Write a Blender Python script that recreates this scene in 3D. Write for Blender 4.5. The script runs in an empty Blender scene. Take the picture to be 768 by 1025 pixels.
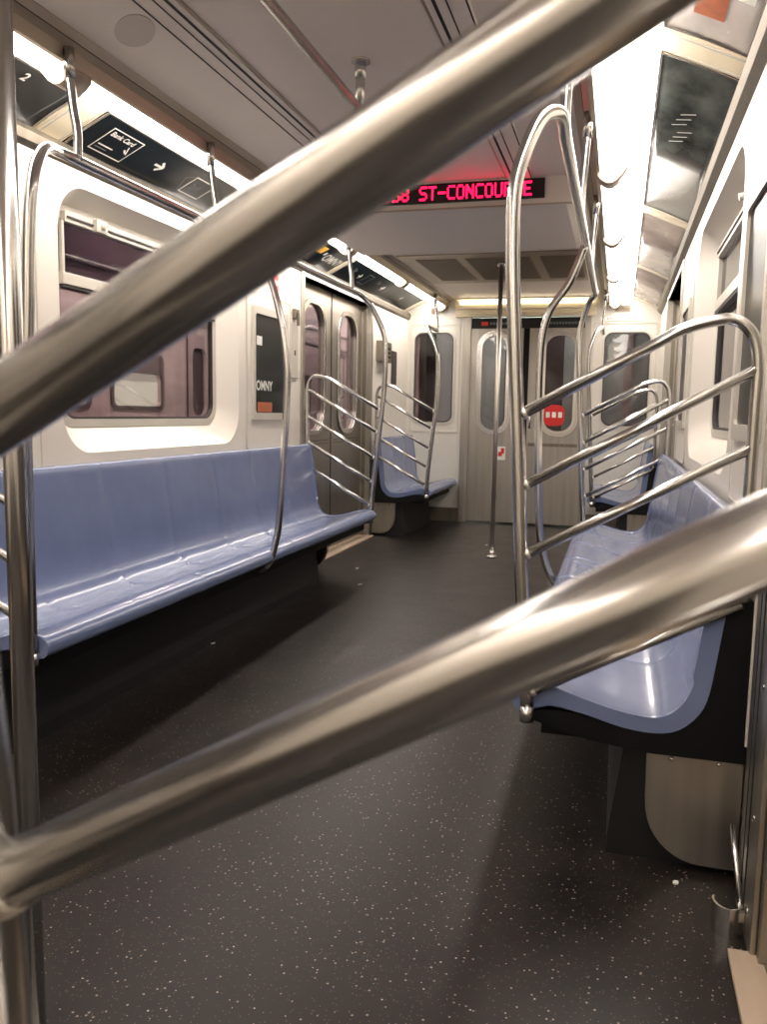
import bpy, bmesh, math, random
from mathutils import Vector, Matrix
random.seed(7)
C = bpy.context.scene.collection
PI = math.pi

# ------------------------------------------------------------------ materials
def lin(c):
    return tuple(((v/255)/12.92 if v/255 <= .04045 else ((v/255+.055)/1.055)**2.4) for v in c)+(1,)
def mat(name, rgb, rough=.5, metal=0, spec=.5, coat=0, emit=None, es=0, noise=None, bump=None, aniso=0):
    m = bpy.data.materials.new(name); m.use_nodes = True
    nt = m.node_tree; b = nt.nodes['Principled BSDF']
    col = lin(rgb)
    b.inputs['Base Color'].default_value = col
    b.inputs['Roughness'].default_value = rough
    b.inputs['Metallic'].default_value = metal
    b.inputs['Specular IOR Level'].default_value = spec
    b.inputs['Coat Weight'].default_value = coat
    b.inputs['Coat Roughness'].default_value = .08
    if aniso: b.inputs['Anisotropic'].default_value = aniso
    if emit:
        b.inputs['Emission Color'].default_value = lin(emit); b.inputs['Emission Strength'].default_value = es
    tc = nt.nodes.new('ShaderNodeTexCoord'); 
    if noise:      # (scale xyz, dark factor, lo, hi)
        sc, fac = noise
        mp = nt.nodes.new('ShaderNodeMapping'); mp.inputs['Scale'].default_value = sc
        nt.links.new(tc.outputs['Object'], mp.inputs['Vector'])
        n = nt.nodes.new('ShaderNodeTexNoise'); n.inputs['Scale'].default_value = 1; n.inputs['Detail'].default_value = 6
        nt.links.new(mp.outputs[0], n.inputs['Vector'])
        r = nt.nodes.new('ShaderNodeValToRGB')
        r.color_ramp.elements[0].position = .3; r.color_ramp.elements[1].position = .7
        r.color_ramp.elements[0].color = (col[0]*fac, col[1]*fac, col[2]*fac, 1); r.color_ramp.elements[1].color = col
        nt.links.new(n.outputs['Fac'], r.inputs[0]); nt.links.new(r.outputs[0], b.inputs['Base Color'])
        mr = nt.nodes.new('ShaderNodeMapRange')
        mr.inputs['To Min'].default_value = rough*.8; mr.inputs['To Max'].default_value = min(1, rough*1.25)
        nt.links.new(n.outputs['Fac'], mr.inputs['Value']); nt.links.new(mr.outputs[0], b.inputs['Roughness'])
    if bump:
        sc, st = bump
        mp = nt.nodes.new('ShaderNodeMapping'); mp.inputs['Scale'].default_value = sc
        nt.links.new(tc.outputs['Object'], mp.inputs['Vector'])
        n = nt.nodes.new('ShaderNodeTexNoise'); n.inputs['Scale'].default_value = 1; n.inputs['Detail'].default_value = 3
        nt.links.new(mp.outputs[0], n.inputs['Vector'])
        bp = nt.nodes.new('ShaderNodeBump'); bp.inputs['Strength'].default_value = st; bp.inputs['Distance'].default_value = .002
        nt.links.new(n.outputs['Fac'], bp.inputs['Height']); nt.links.new(bp.outputs[0], b.inputs['Normal'])
    return m

M = {}
M['steel'] = mat('brushed_tube_steel', (212, 210, 207), .21, 1)
M['steel_panel'] = mat('brushed_sheet_steel', (180, 174, 164), .38, 1, noise=((30, 30, 1.2), .8))
M['steel_dark'] = mat('dull_sheet_steel', (140, 132, 118), .45, 1, noise=((25, 25, 1.5), .75))
M['weld'] = mat('bright_weld', (240, 234, 224), .5, 1, bump=((260, 260, 260), .9))
M['wall'] = mat('white_wall_panel', (226, 219, 208), .3, 0, noise=((3, 3, 3), .95))
M['wall_trim'] = mat('grey_white_trim', (196, 190, 178), .35, noise=((5, 5, 5), .92))
M['ceiling'] = mat('beige_grey_ceiling', (222, 212, 205), .45, noise=((2, 2, 2), .95))
M['ceiling_trim'] = mat('ceiling_trim_tan', (168, 154, 136), .35, .3)
M['groove'] = mat('dark_slot', (26, 23, 21), .7)
M['seat'] = mat('blue_fibreglass', (106, 118, 152), .24, coat=.3, noise=((9, 9, 9), .9))
M['black'] = mat('black_rubber', (7, 7, 8), .55, spec=.25)
M['frame_rubber'] = mat('window_rubber', (52, 48, 46), .5)
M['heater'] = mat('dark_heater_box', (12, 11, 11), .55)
M['ad'] = mat('dark_ad_print', (25, 31, 34), .3, spec=.3, noise=((5, 3, 9), .45))
M['ad_reflections'] = mat('dark_ad_painted_reflections', (88, 92, 88), .2, noise=((9, 5, 14), .25))  # mottled colour imitates smeared reflections on the dark panel
M['ad_light'] = mat('pale_ad', (170, 158, 150), .25, noise=((8, 4, 8), .6))
M['white_print'] = mat('white_print', (232, 230, 222), .4)
M['grey_print'] = mat('grey_print', (100, 104, 104), .4)
M['yellow_print'] = mat('yellow_sticker', (236, 178, 52), .4)
M['orange_print'] = mat('orange_print', (196, 110, 72), .4, noise=((20, 20, 20), .6))
M['red'] = mat('red_sticker', (212, 38, 34), .4)
M['pink'] = mat('pale_pink_sticker', (214, 168, 160), .4)
M['led_board'] = mat('led_board_black', (14, 12, 12), .35)
M['led'] = mat('lit_led', (255, 20, 50), .5, emit=(255, 14, 66), es=3.2)
M['lens'] = mat('lit_lens', (255, 244, 226), .5, emit=(255, 245, 236), es=13)
M['lens_end'] = mat('lit_end_strip', (255, 244, 226), .5, emit=(255, 238, 205), es=2.6)
M['cream'] = mat('cream_board', (238, 226, 198), .4)
M['sill'] = mat('tan_door_sill', (172, 152, 132), .55, noise=((20, 4, 20), .8))
M['grille'] = mat('vent_grille_brown', (150, 134, 114), .5, noise=((60, 3, 3), .7))
M['train_body'] = mat('pinkish_train_body', (208, 190, 186), .5, noise=((2, 2, 8), .7))
M['train_dark'] = mat('train_dark_band', (92, 78, 78), .5)
M['train_pane'] = mat('lit_train_window', (190, 200, 180), .4, emit=(228, 232, 205), es=.55)
M['platform'] = mat('platform_concrete', (96, 88, 82), .8, noise=((3, 3, 3), .7))
M['tunnel'] = mat('tunnel_wall', (92, 80, 78), .8, noise=((2, 2, 2), .6))
M['next_car'] = mat('next_car_panel', (200, 212, 206), .5, noise=((3, 3, 3), .8))
M['tube_light'] = mat('platform_tube_light', (255, 255, 250), .5, emit=(255, 250, 240), es=210)
M['litter'] = mat('white_scrap', (225, 222, 214), .7)

def glass_mat(name, tint, fr=1.5):
    m = bpy.data.materials.new(name); m.use_nodes = True; nt = m.node_tree
    for n in list(nt.nodes): nt.nodes.remove(n)
    o = nt.nodes.new('ShaderNodeOutputMaterial'); t = nt.nodes.new('ShaderNodeBsdfTransparent'); g = nt.nodes.new('ShaderNodeBsdfGlossy')
    f = nt.nodes.new('ShaderNodeFresnel'); mx = nt.nodes.new('ShaderNodeMixShader')
    t.inputs[0].default_value = lin(tint); g.inputs['Roughness'].default_value = .03; f.inputs['IOR'].default_value = fr
    ge = nt.nodes.new('ShaderNodeNewGeometry'); iv = nt.nodes.new('ShaderNodeMath'); iv.operation = 'SUBTRACT'; iv.inputs[0].default_value = 1
    mu = nt.nodes.new('ShaderNodeMath'); mu.operation = 'MULTIPLY'
    nt.links.new(ge.outputs['Backfacing'], iv.inputs[1]); nt.links.new(iv.outputs[0], mu.inputs[0]); nt.links.new(f.outputs[0], mu.inputs[1])
    nt.links.new(mu.outputs[0], mx.inputs[0]); nt.links.new(t.outputs[0], mx.inputs[1]); nt.links.new(g.outputs[0], mx.inputs[2])
    nt.links.new(mx.outputs[0], o.inputs['Surface']); return m
M['glass'] = glass_mat('window_glass', (205, 196, 200))
M['glass_dark'] = glass_mat('tinted_hopper_glass', (150, 142, 150))
M['cover'] = glass_mat('clear_cover', (240, 240, 240))

def floor_mat():
    m = bpy.data.materials.new('speckled_dark_rubber'); m.use_nodes = True; nt = m.node_tree
    b = nt.nodes['Principled BSDF']; L = nt.links.new
    tc = nt.nodes.new('ShaderNodeTexCoord')
    n1 = nt.nodes.new('ShaderNodeTexNoise'); n1.inputs['Scale'].default_value = 5; n1.inputs['Detail'].default_value = 9; n1.inputs['Roughness'].default_value = .7
    L(tc.outputs['Object'], n1.inputs['Vector'])
    r1 = nt.nodes.new('ShaderNodeValToRGB')
    r1.color_ramp.elements[0].position = .3; r1.color_ramp.elements[0].color = lin((20, 17, 15))
    r1.color_ramp.elements[1].position = .72; r1.color_ramp.elements[1].color = lin((36, 30, 27))
    L(n1.outputs['Fac'], r1.inputs[0])
    prev = r1.outputs[0]
    for sc, thr, colr, rnd in ((75, .17, (140, 125, 117), .42), (150, .2, (88, 76, 71), .5), (46, .085, (178, 166, 158), .5)):
        v = nt.nodes.new('ShaderNodeTexVoronoi'); v.inputs['Scale'].default_value = sc
        L(tc.outputs['Object'], v.inputs['Vector'])
        lt = nt.nodes.new('ShaderNodeMath'); lt.operation = 'LESS_THAN'; lt.inputs[1].default_value = thr
        L(v.outputs['Distance'], lt.inputs[0])
        sp = nt.nodes.new('ShaderNodeSeparateColor'); L(v.outputs['Color'], sp.inputs[0])
        g = nt.nodes.new('ShaderNodeMath'); g.operation = 'GREATER_THAN'; g.inputs[1].default_value = 1-rnd
        L(sp.outputs[0], g.inputs[0])
        mu = nt.nodes.new('ShaderNodeMath'); mu.operation = 'MULTIPLY'; L(lt.outputs[0], mu.inputs[0]); L(g.outputs[0], mu.inputs[1])
        mx = nt.nodes.new('ShaderNodeMix'); mx.data_type = 'RGBA'; L(mu.outputs[0], mx.inputs['Factor'])
        L(prev, mx.inputs['A']); mx.inputs['B'].default_value = lin(colr); prev = mx.outputs['Result']
    L(prev, b.inputs['Base Color'])
    mr = nt.nodes.new('ShaderNodeMapRange'); mr.inputs['To Min'].default_value = .3; mr.inputs['To Max'].default_value = .5
    L(n1.outputs['Fac'], mr.inputs['Value']); L(mr.outputs[0], b.inputs['Roughness'])
    b.inputs['Specular IOR Level'].default_value = .3
    return m
M['floor'] = floor_mat()

# ------------------------------------------------------------------ mesh builder
class MB:
    def __init__(s): s.bm = bmesh.new(); s.mats = []; s.cur = 0
    def use(s, m):
        if m not in s.mats: s.mats.append(m)
        s.cur = s.mats.index(m); return s
    def _f(s, vs, smooth=False):
        try:
            f = s.bm.faces.new(vs); f.material_index = s.cur; f.smooth = smooth; return f
        except ValueError: return None
    def box(s, x0, x1, y0, y1, z0, z1, bev=0):
        t = bmesh.new(); bmesh.ops.create_cube(t, size=1)
        for v in t.verts:
            v.co = Vector(((x0+x1)/2+v.co.x*(x1-x0), (y0+y1)/2+v.co.y*(y1-y0), (z0+z1)/2+v.co.z*(z1-z0)))
        if bev: bmesh.ops.bevel(t, geom=t.edges[:], offset=bev, segments=2, affect='EDGES', profile=.6)
        s.join(t); return s
    def join(s, t, mtx=None, smooth=False):
        mp = {}
        for v in t.verts: mp[v] = s.bm.verts.new(mtx @ v.co if mtx else v.co)
        for f in t.faces: s._f([mp[v] for v in f.verts], smooth or f.smooth)
        t.free()
    def tube(s, pts, r, n=18, cap=True, r2=None):
        pts = [Vector(p) for p in pts]
        N = len(pts); rings = []
        T = [(pts[min(i+1, N-1)]-pts[max(i-1, 0)]).normalized() for i in range(N)]
        a = Vector((0, 0, 1)) if abs(T[0].z) < .9 else Vector((1, 0, 0))
        u = T[0].cross(a).normalized()
        for i in range(N):
            u = (u - T[i]*u.dot(T[i])).normalized(); w = T[i].cross(u)
            rr = r if r2 is None else r+(r2-r)*i/(N-1)
            rings.append([s.bm.verts.new(pts[i]+u*math.cos(2*PI*k/n)*rr+w*math.sin(2*PI*k/n)*rr) for k in range(n)])
        for i in range(N-1):
            for k in range(n): s._f([rings[i][k], rings[i][(k+1) % n], rings[i+1][(k+1) % n], rings[i+1][k]], True)
        if cap: s._f(rings[0][::-1]); s._f(rings[-1])
        return s
    def ball(s, c, r, sx=1, sy=1, sz=1):
        t = bmesh.new(); bmesh.ops.create_uvsphere(t, u_segments=14, v_segments=9, radius=r)
        for v in t.verts: v.co = Vector((c[0]+v.co.x*sx, c[1]+v.co.y*sy, c[2]+v.co.z*sz))
        s.join(t, smooth=True); return s
    def plate(s, loops, f, d0, d1, smooth_side=False):
        """2D loops (outer + holes) filled, extruded between depths d0,d1; f(u,v,d)->xyz"""
        t = bmesh.new(); es = []; lv = []
        for lp in loops:
            vs = [t.verts.new((p[0], p[1], 0)) for p in lp]; lv.append(vs)
            for i in range(len(vs)): es.append(t.edges.new((vs[i], vs[(i+1) % len(vs)])))
        bmesh.ops.triangle_fill(t, use_beauty=True, use_dissolve=False, edges=es)
        if len(loops) > 1:
            def inside(p, lp):
                c = False; j = len(lp)-1
                for i in range(len(lp)):
                    (xi, yi), (xj, yj) = lp[i][:2], lp[j][:2]
                    if (yi > p.y) != (yj > p.y) and p.x < (xj-xi)*(p.y-yi)/(yj-yi)+xi: c = not c
                    j = i
                return c
            kill = [fc for fc in t.faces if any(inside(fc.calc_center_median(), lp) for lp in loops[1:])]
            if kill: bmesh.ops.delete(t, geom=kill, context='FACES_ONLY')
        t.verts.index_update()
        A = [s.bm.verts.new(f(v.co.x, v.co.y, d0)) for v in t.verts]
        B = [s.bm.verts.new(f(v.co.x, v.co.y, d1)) for v in t.verts]
        for fc in t.faces:
            ix = [v.index for v in fc.verts]
            s._f([A[i] for i in ix]); s._f([B[i] for i in ix][::-1])
        for vs in lv:
            for i in range(len(vs)):
                a, b = vs[i].index, vs[(i+1) % len(vs)].index
                s._f([A[a], A[b], B[b], B[a]], smooth_side)
        t.free(); return s
    def loft(s, loopA, loopB, smooth=True):
        a = [s.bm.verts.new(p) for p in loopA]; b = [s.bm.verts.new(p) for p in loopB]
        for i in range(len(a)): s._f([a[i], a[(i+1) % len(a)], b[(i+1) % len(a)], b[i]], smooth)
        return s
    def build(s, name, m=None, parent=None, kind=None):
        bmesh.ops.recalc_face_normals(s.bm, faces=s.bm.faces[:])
        me = bpy.data.meshes.new(name); s.bm.to_mesh(me); s.bm.free()
        ms = s.mats if s.mats else [m]
        for q in ms: me.materials.append(M[q])
        o = bpy.data.objects.new(name, me); C.objects.link(o)
        if parent:
            o.parent = parent; o.matrix_parent_inverse = Matrix.Translation(-parent.location)
        if kind: o['kind'] = kind
        return o
def thing(name, loc, label, cat, group=None, kind=None):
    o = bpy.data.objects.new(name, None); o.location = loc; o.empty_display_size = .1; C.objects.link(o)
    if kind: o['kind'] = kind
    if label: o['label'] = label
    if cat: o['category'] = cat
    if group: o['group'] = group
    return o
def tag(o, label, cat, group=None, kind=None):
    o['label'] = label; o['category'] = cat
    if group: o['group'] = group
    if kind: o['kind'] = kind
    return o
def struct(mb, name, m=None, parent=None): return mb.build(name, m, parent, 'structure' if parent is None else None)

def rrect(u0, u1, v0, v1, r, n=8):
    r = min(r, (u1-u0)/2-1e-4, (v1-v0)/2-1e-4); out = []
    for cx, cy, a0 in ((u1-r, v1-r, 0), (u0+r, v1-r, PI/2), (u0+r, v0+r, PI), (u1-r, v0+r, 1.5*PI)):
        for k in range(n+1):
            a = a0+PI/2*k/n; out.append((cx+r*math.cos(a), cy+r*math.sin(a)))
    return out
def rect(u0, u1, v0, v1): return [(u0, v0), (u1, v0), (u1, v1), (u0, v1)]
def spline(P, n=8):
    P = [Vector(p) for p in P]; Q = [P[0]*2-P[1]]+P+[P[-1]*2-P[-2]]; out = []
    for i in range(1, len(Q)-2):
        a, b, c, d = Q[i-1], Q[i], Q[i+1], Q[i+2]
        for k in range(n):
            t = k/n
            out.append(.5*((2*b)+(c-a)*t+(2*a-5*b+4*c-d)*t*t+(3*b-a-3*c+d)*t**3))
    out.append(P[-1]); return out

# glyphs as curves turned to mesh
def text_bm(txt, size, f, mb, depth=.0012, cx=True, bold=0):
    cu = bpy.data.curves.new('t', 'FONT'); cu.body = txt; cu.size = size; cu.extrude = 0; cu.offset = bold
    if cx: cu.align_x = 'CENTER'
    cu.align_y = 'CENTER'
    o = bpy.data.objects.new('t', cu); C.objects.link(o)
    dg = bpy.context.evaluated_depsgraph_get(); me = bpy.data.meshes.new_from_object(o.evaluated_get(dg))
    t = bmesh.new(); t.from_mesh(me)
    mp = {v: mb.bm.verts.new(f(v.co.x, v.co.y)) for v in t.verts}
    for fc in t.faces: mb._f([mp[v] for v in fc.verts])
    t.free(); bpy.data.objects.remove(o); bpy.data.curves.remove(cu); bpy.data.meshes.remove(me)

# ------------------------------------------------------------------ dimensions (metres; x right, y along the car, z up)
XL, XR = -1.96, .31            # inner wall faces
DL, DR = -2.03, .385           # door leaves
Y0, Y1 = -2.6, 7.74            # rear and end walls
ZC = 2.068                     # ceiling
DOORS = ((.29, 1.78), (5.03, 6.50))
def side(sg):                  # mapping helper per side: face X, door X
    return (XL, DL) if sg < 0 else (XR, DR)

# floor
mb = MB(); mb.box(XL-.35, XR+.35, Y0-.3, Y1+.3, -.12, 0); struct(mb, 'floor', 'floor')

# ceiling : flat centre with slot diffusers, trims, cove backs
mb = MB().use('ceiling')
mb.box(-1.56, -.165, Y0, Y1+.1, ZC, ZC+.03)
mb.box(XL-.35, -1.56, Y0, Y1+.1, ZC+.10, ZC+.13); mb.box(-.165, XR+.35, Y0, Y1+.1, ZC+.10, ZC+.13)
mb.box(-1.575, -1.555, Y0, Y1+.1, ZC, ZC+.12); mb.box(-.17, -.15, Y0, Y1+.1, ZC, ZC+.12)
struct(mb, 'ceiling')
for i, g in enumerate(((-1.205, 1), (-.475, -1))):
    mb = MB(); x, sg = g
    mb.use('ceiling'); mb.box(x-.055, x+.055, Y0, 3.85, ZC-.008, ZC+.001, .002)
    mb.use('groove')
    for dx, w in ((-.05, .0045), (0.0, .004), (.032, .009)):
        mb.box(x+sg*dx-w/2, x+sg*dx+w/2, Y0, 3.85, ZC-.0095, ZC-.0075)
    mb.use('ceiling_trim'); mb.box(x+sg*.06-.004, x+sg*.06+.004, Y0, 3.85, ZC-.004, ZC)
    struct(mb, 'trim_%d' % (i+1))
# trims between ceiling and light lenses
for i, (xa, xb) in enumerate(((-1.55, -1.588), (-.17, -.132))):
    mb = MB().use('ceiling_trim'); s = 1 if xb < xa else -1
    prof = [(xa+s*.03, ZC-.002), (xa, ZC-.012), (xa-s*.02, ZC-.03), (xb+s*.008, ZC-.064), (xb-s*.008, ZC-.064), (xb-s*.008, ZC-.045), (xa-s*.02, ZC+.03), (xa+s*.03, ZC+.02)]
    mb.plate([prof], lambda u, v, d: (u, d, v), Y0, Y1)
    mb.use('groove'); mb.box(min(xa+s*.0, xa-s*.004), max(xa+s*.0, xa-s*.004), Y0, Y1, ZC-.0135, ZC-.0115)
    struct(mb, 'trim_%d' % (i+3))
# extruded strip below the adverts
for i, (sg, xa, xw) in enumerate(((-1, -1.985, XL), (1, .283, XR))):
    mb = MB().use('steel_dark')
    # advert bottom z~1.955, strip lower edge z~1.89
    if sg < 0: prof = [(-2.03, 1.965), (-1.985, 1.965), (-1.945, 1.95), (-1.935, 1.93), (-1.94, 1.90), (-1.955, 1.885), (-2.03, 1.885)]
    else: prof = [(.36, 1.965), (.283, 1.958), (.272, 1.945), (.285, 1.925), (.312, 1.905), (.325, 1.895), (.36, 1.895)]
    mb.plate([prof], lambda u, v, d: (u, d, v), Y0, Y1)
    struct(mb, 'trim_%d' % (i+5))

# ------------------------------------------------------------------ side walls with rounded window bays
WIN = (2.62, 4.09, .845, 1.825)
def build_side(sg):
    X, D = side(sg); nm = 'left' if sg < 0 else 'right'
    f = lambda u, v, d: (X+sg*d, u, v)
    mb = MB().use('wall')
    hole = rrect(*WIN, .17, 10)
    # long bay between doors, with the window hole
    mb.plate([rect(1.82, 4.99, 0, 1.90), hole], f, 0, .02)
    # reveal to the glazing plane
    inner = rrect(WIN[0]+.085, WIN[1]-.10, WIN[2]+.10, WIN[3]-.055, .10, 10)
    mb.loft([f(u, v, .0) for u, v in hole], [f(u, v, .095) for u, v in inner])
    # lips around
    mb.plate([rect(6.54, Y1, 0, 1.90)], f, 0, .02)
    mb.plate([rect(Y0, .25, 0, 1.90)], f, 0, .02)
    mb.box(min(X, X+sg*.12), max(X, X+sg*.12), DOORS[0][0], DOORS[0][1], 1.865, 1.90)
    mb.box(min(X, X+sg*.12), max(X, X+sg*.12), DOORS[1][0], DOORS[1][1], 1.865, 1.90)
    # outer shell so that nothing leaks
    for q0, q1, v0, v1 in ((Y0, Y1, -.1, .80), (Y0, Y1, 1.90, 2.3), (Y0, .3, .8, 1.9), (1.76, 2.6, .8, 1.9), (4.1, 5.05, .8, 1.9), (6.48, Y1, .8, 1.9)):
        mb.box(*sorted((X+sg*.16, X+sg*.19)), q0, q1, v0, v1)
    struct(mb, 'wall_'+nm)
    # baseboard kick strip
    mb = MB().use('steel_dark')
    for a0, b0 in ((6.54, Y1), (Y0, .25), (1.82, 4.99)):
        mb.box(min(X, X-sg*.006), max(X, X-sg*.006), a0, b0, 0, .13, .002)
    struct(mb, 'baseboard_'+nm)
    # poster frames on the wall beside the window
build_side(-1); build_side(1)

# windows
def window(n, sg):
    X, _ = side(sg)
    w = thing('window_%d' % n, (X+sg*.1, (WIN[0]+WIN[1])/2, WIN[2]), None, None, kind='structure')
    u0, u1, v0, v1 = WIN[0]+.085, WIN[1]-.10, WIN[2]+.10, WIN[3]-.055
    g = lambda a: (lambda u, v, d: (X+sg*(a+d), u, v))
    mb = MB().use('wall_trim'); mb.plate([rrect(u0-.005, u1+.005, v0-.005, v1+.005, .10, 10), rrect(u0+.028, u1-.028, v0+.028, v1-.022, .075, 10)], g(.085), 0, .02)
    mb.use('frame_rubber'); mb.plate([rrect(u0+.027, u1-.027, v0+.027, v1-.021, .076, 10), rrect(u0+.036, u1-.036, v0+.036, v1-.03, .07, 10)], g(.087), 0, .02)
    mb.build('window_frame', None, w)
    mb = MB(); mb.plate([rrect(u0+.03, u1-.03, v0+.03, v1-.03, .07, 8)], g(.1), 0, .005); mb.build('glass_pane', 'glass', w)
    # hopper sash
    zs = 1.50
    mb = MB().use('wall_trim')
    mb.box(*sorted((X+sg*.066, X+sg*.098)), u0+.03, u1-.03, zs-.022, zs+.022, .003)
    mb.box(*sorted((X+sg*.066, X+sg*.098)), u0+.05, u1-.05, v1-.062, v1-.022, .003)
    for yy in (u0+.036, u1-.05): mb.box(*sorted((X+sg*.072, X+sg*.098)), yy, yy+.014, zs, v1-.06, .002)
    mb.use('frame_rubber'); mb.box(*sorted((X+sg*.060, X+sg*.0665)), u0+.06, u1-.06, v1-.046, v1-.04)
    mb.box(*sorted((X+sg*.07, X+sg*.098)), u0+.03, u1-.03, zs-.032, zs-.022)
    hs = mb.build('hopper_sash', None, w)
    mb = MB().use('wall_trim')
    yl = u0+.22
    mb.box(*sorted((X+sg*.045, X+sg*.066)), yl, yl+.07, v1-.066, v1-.018, .004); mb.tube([(X+sg*.05, yl+.035, v1-.04), (X+sg*.025, yl+.035, v1-.045)], .012, 12)
    mb.build('latch', None, hs)
    mb = MB(); mb.plate([rrect(u0+.05, u1-.05, zs+.02, v1-.06, .02, 4)], g(.088), 0, .004); mb.build('hopper_glass', 'glass_dark', hs)
    return w
window(1, -1); window(2, 1)

# side doors
def side_door(n, sg, d0, d1):
    X, D = side(sg); ym = (d0+d1)/2
    w = thing('door_%d' % n, (D, ym, 0), None, None, kind='structure')
    f = lambda u, v, d: (D+sg*d, u, v)
    for a, b, k in ((d0, ym-.006, 0), (ym+.006, d1, 1)):
        g0, g1 = (a+.16, b-.16)
        hole = rrect(g0, g1, .885, 1.745, .155, 12)
        mb = MB().use('steel_panel')
        mb.plate([rect(a, b, .02, 1.875), hole], f, 0, .04)
        mb.use('steel_dark'); mb.box(*sorted((D-sg*.002, D)), a+.05, b-.05, .81, .818); mb.box(*sorted((D-sg*.002, D)), a+.05, b-.05, .79, .796)
        lf = mb.build('door_leaf', None, w)
        mb = MB().use('steel')
        ro = rrect(g0-.03, g1+.03, .855, 1.775, .185, 12); ri = rrect(g0+.004, g1-.004, .889, 1.741, .15, 12)
        mb.plate([ro, ri], f, -.012, 0, True); mb.build('window_ring', None, lf)
        mb = MB(); mb.plate([hole], f, .015, .02); mb.build('glass_pane', 'glass', lf)
        mb = MB().use('frame_rubber')
        yy = b if k == 0 else a
        mb.box(*sorted((D-sg*.004, D+sg*.03)), min(yy, yy+(.006 if k == 0 else -.006)), max(yy, yy+(.006 if k == 0 else -.006)), .02, 1.87); mb.build('rubber_edge', None, lf)
n = 1
for sg in (-1, 1):
    for d0, d1 in DOORS: side_door(n, sg, d0, d1); n += 1
# door portals (steel pillars) and sills
k = 7
for sg in (-1, 1):
    X, D = side(sg)
    for d0, d1 in DOORS:
        mb = MB().use('steel_panel')
        for a, b, s2 in ((d0-.05, d0, -1), (d1, d1+.05, 1)):
            mb.box(*sorted((X-sg*.012, D+sg*.06)), a, b, 0, 1.89, .004)
            # stepped inner seal channel facing the doorway
            ya = b if s2 < 0 else a-.012
            mb.use('steel_dark'); mb.box(*sorted((X+sg*.03, X+sg*.055)), ya-.001, ya+.013, 0, 1.87, .001); mb.use('steel_panel')
        mb.box(*sorted((X-sg*.008, D+sg*.05)), d0, d1, 1.865, 1.893, .003)
        struct(mb, 'trim_%d' % k); k += 1
        mb = MB().use('sill'); mb.box(*sorted((X-sg*.06, D+sg*.08)), d0, d1-(.17 if sg > 0 and d0 < 1 else 0), .0, .012, .003)
        mb.use('steel_dark')
        for q in range(3): mb.box(*sorted((X+sg*(.0+q*.02), X+sg*(.006+q*.02))), d0+.01, d1-.01, .012, .0145)
        struct(mb, 'trim_%d' % k); k += 1
# outer pillar covers with rivets at the near right jamb
mb = MB().use('steel_panel')
mb.box(.288, .30, 1.60, 1.79, 0, 1.89, .003)
mb.box(.300, .42, 1.575, 1.60, 0, 1.89, .002)
mb.use('groove'); mb.box(.2865, .2885, 1.69, 1.698, .02, 1.88); mb.box(.2865, .2885, 1.735, 1.738, .02, 1.88); mb.box(.318, .324, 1.572, 1.577, .02, 1.88)
mb.use('steel')
for z in (.05, .24, .5, .8, 1.1): mb.ball((.345, 1.574, z), .006, 1, .5, 1); mb.ball((.287, 1.65, z+.02), .005, .5, 1, 1)
struct(mb, 'trim_%d' % k); k += 1

# poster frames (dark advert behind clear cover)
def poster(sg, a, b, label, txt=True):
    X, _ = side(sg)
    z0, z1 = 1.005, 1.55
    w = thing('poster_frame', (X, (a+b)/2, z0-.04), label, 'poster', 'framed posters beside the windows')
    f = lambda u, v, d: (X-sg*d, u, v)
    mb = MB().use('wall'); mb.plate([rrect(a-.09, b+.09, .80, 1.66, .02, 3)], f, .0005, .006)
    mb.use('wall_trim'); mb.plate([rrect(a-.092, b+.092, .798, 1.662, .02, 3), rrect(a-.085, b+.085, .805, 1.655, .02, 3)], f, .0005, .0075)
    bk = mb.build('backing_panel', None, w)
    mb = MB().use('wall_trim'); mb.plate([rrect(a-.035, b+.035, z0-.04, z1+.04, .01, 3), rrect(a, b, z0, z1, .02, 4)], f, .006, .018); mb.build('frame', None, w)
    mb = MB().use('ad'); mb.plate([rrect(a-.002, b+.002, z0-.002, z1+.002, .02, 4)], f, .006, .009); p = mb.build('print', None, w)
    if txt:
        s = -sg
        mb = MB().use('white_print')
        text_bm('OMNY', .075, lambda u, v: (X-sg*.0105, a+.13-sg*0+(u if sg < 0 else -u), z0+.15+v), mb, bold=.002)
        mb.build('printed_text', None, p); mb = MB().use('white_print')
        mb.box(*sorted((X-sg*.009, X-sg*.0102)), a+.03, a+.1, z1-.17, z1-.12)
        mb.build('printed_block', None, p); mb = MB()
        mb.use('orange_print'); mb.box(*sorted((X-sg*.009, X-sg*.0102)), a+.04, a+.24, z0+.005, z0+.06)
        mb.build('printed_block', None, p)
poster(-1, 4.27, 4.70, 'dark framed poster on the left white wall, between the window and the far side doors')
poster(-1, 2.03, 2.40, 'dark framed poster at the near end of the left wall, mostly behind the upright pole', False)
poster(1, 4.28, 4.68, 'dark framed poster on the right wall, beyond the right window', False)
poster(1, 2.03, 2.38, 'dark framed poster on the right wall, nearest the looping divider', False)

M['wall_end'] = mat('end_wall_panel', (204, 200, 190), .32, noise=((3, 3, 3), .95))
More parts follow.
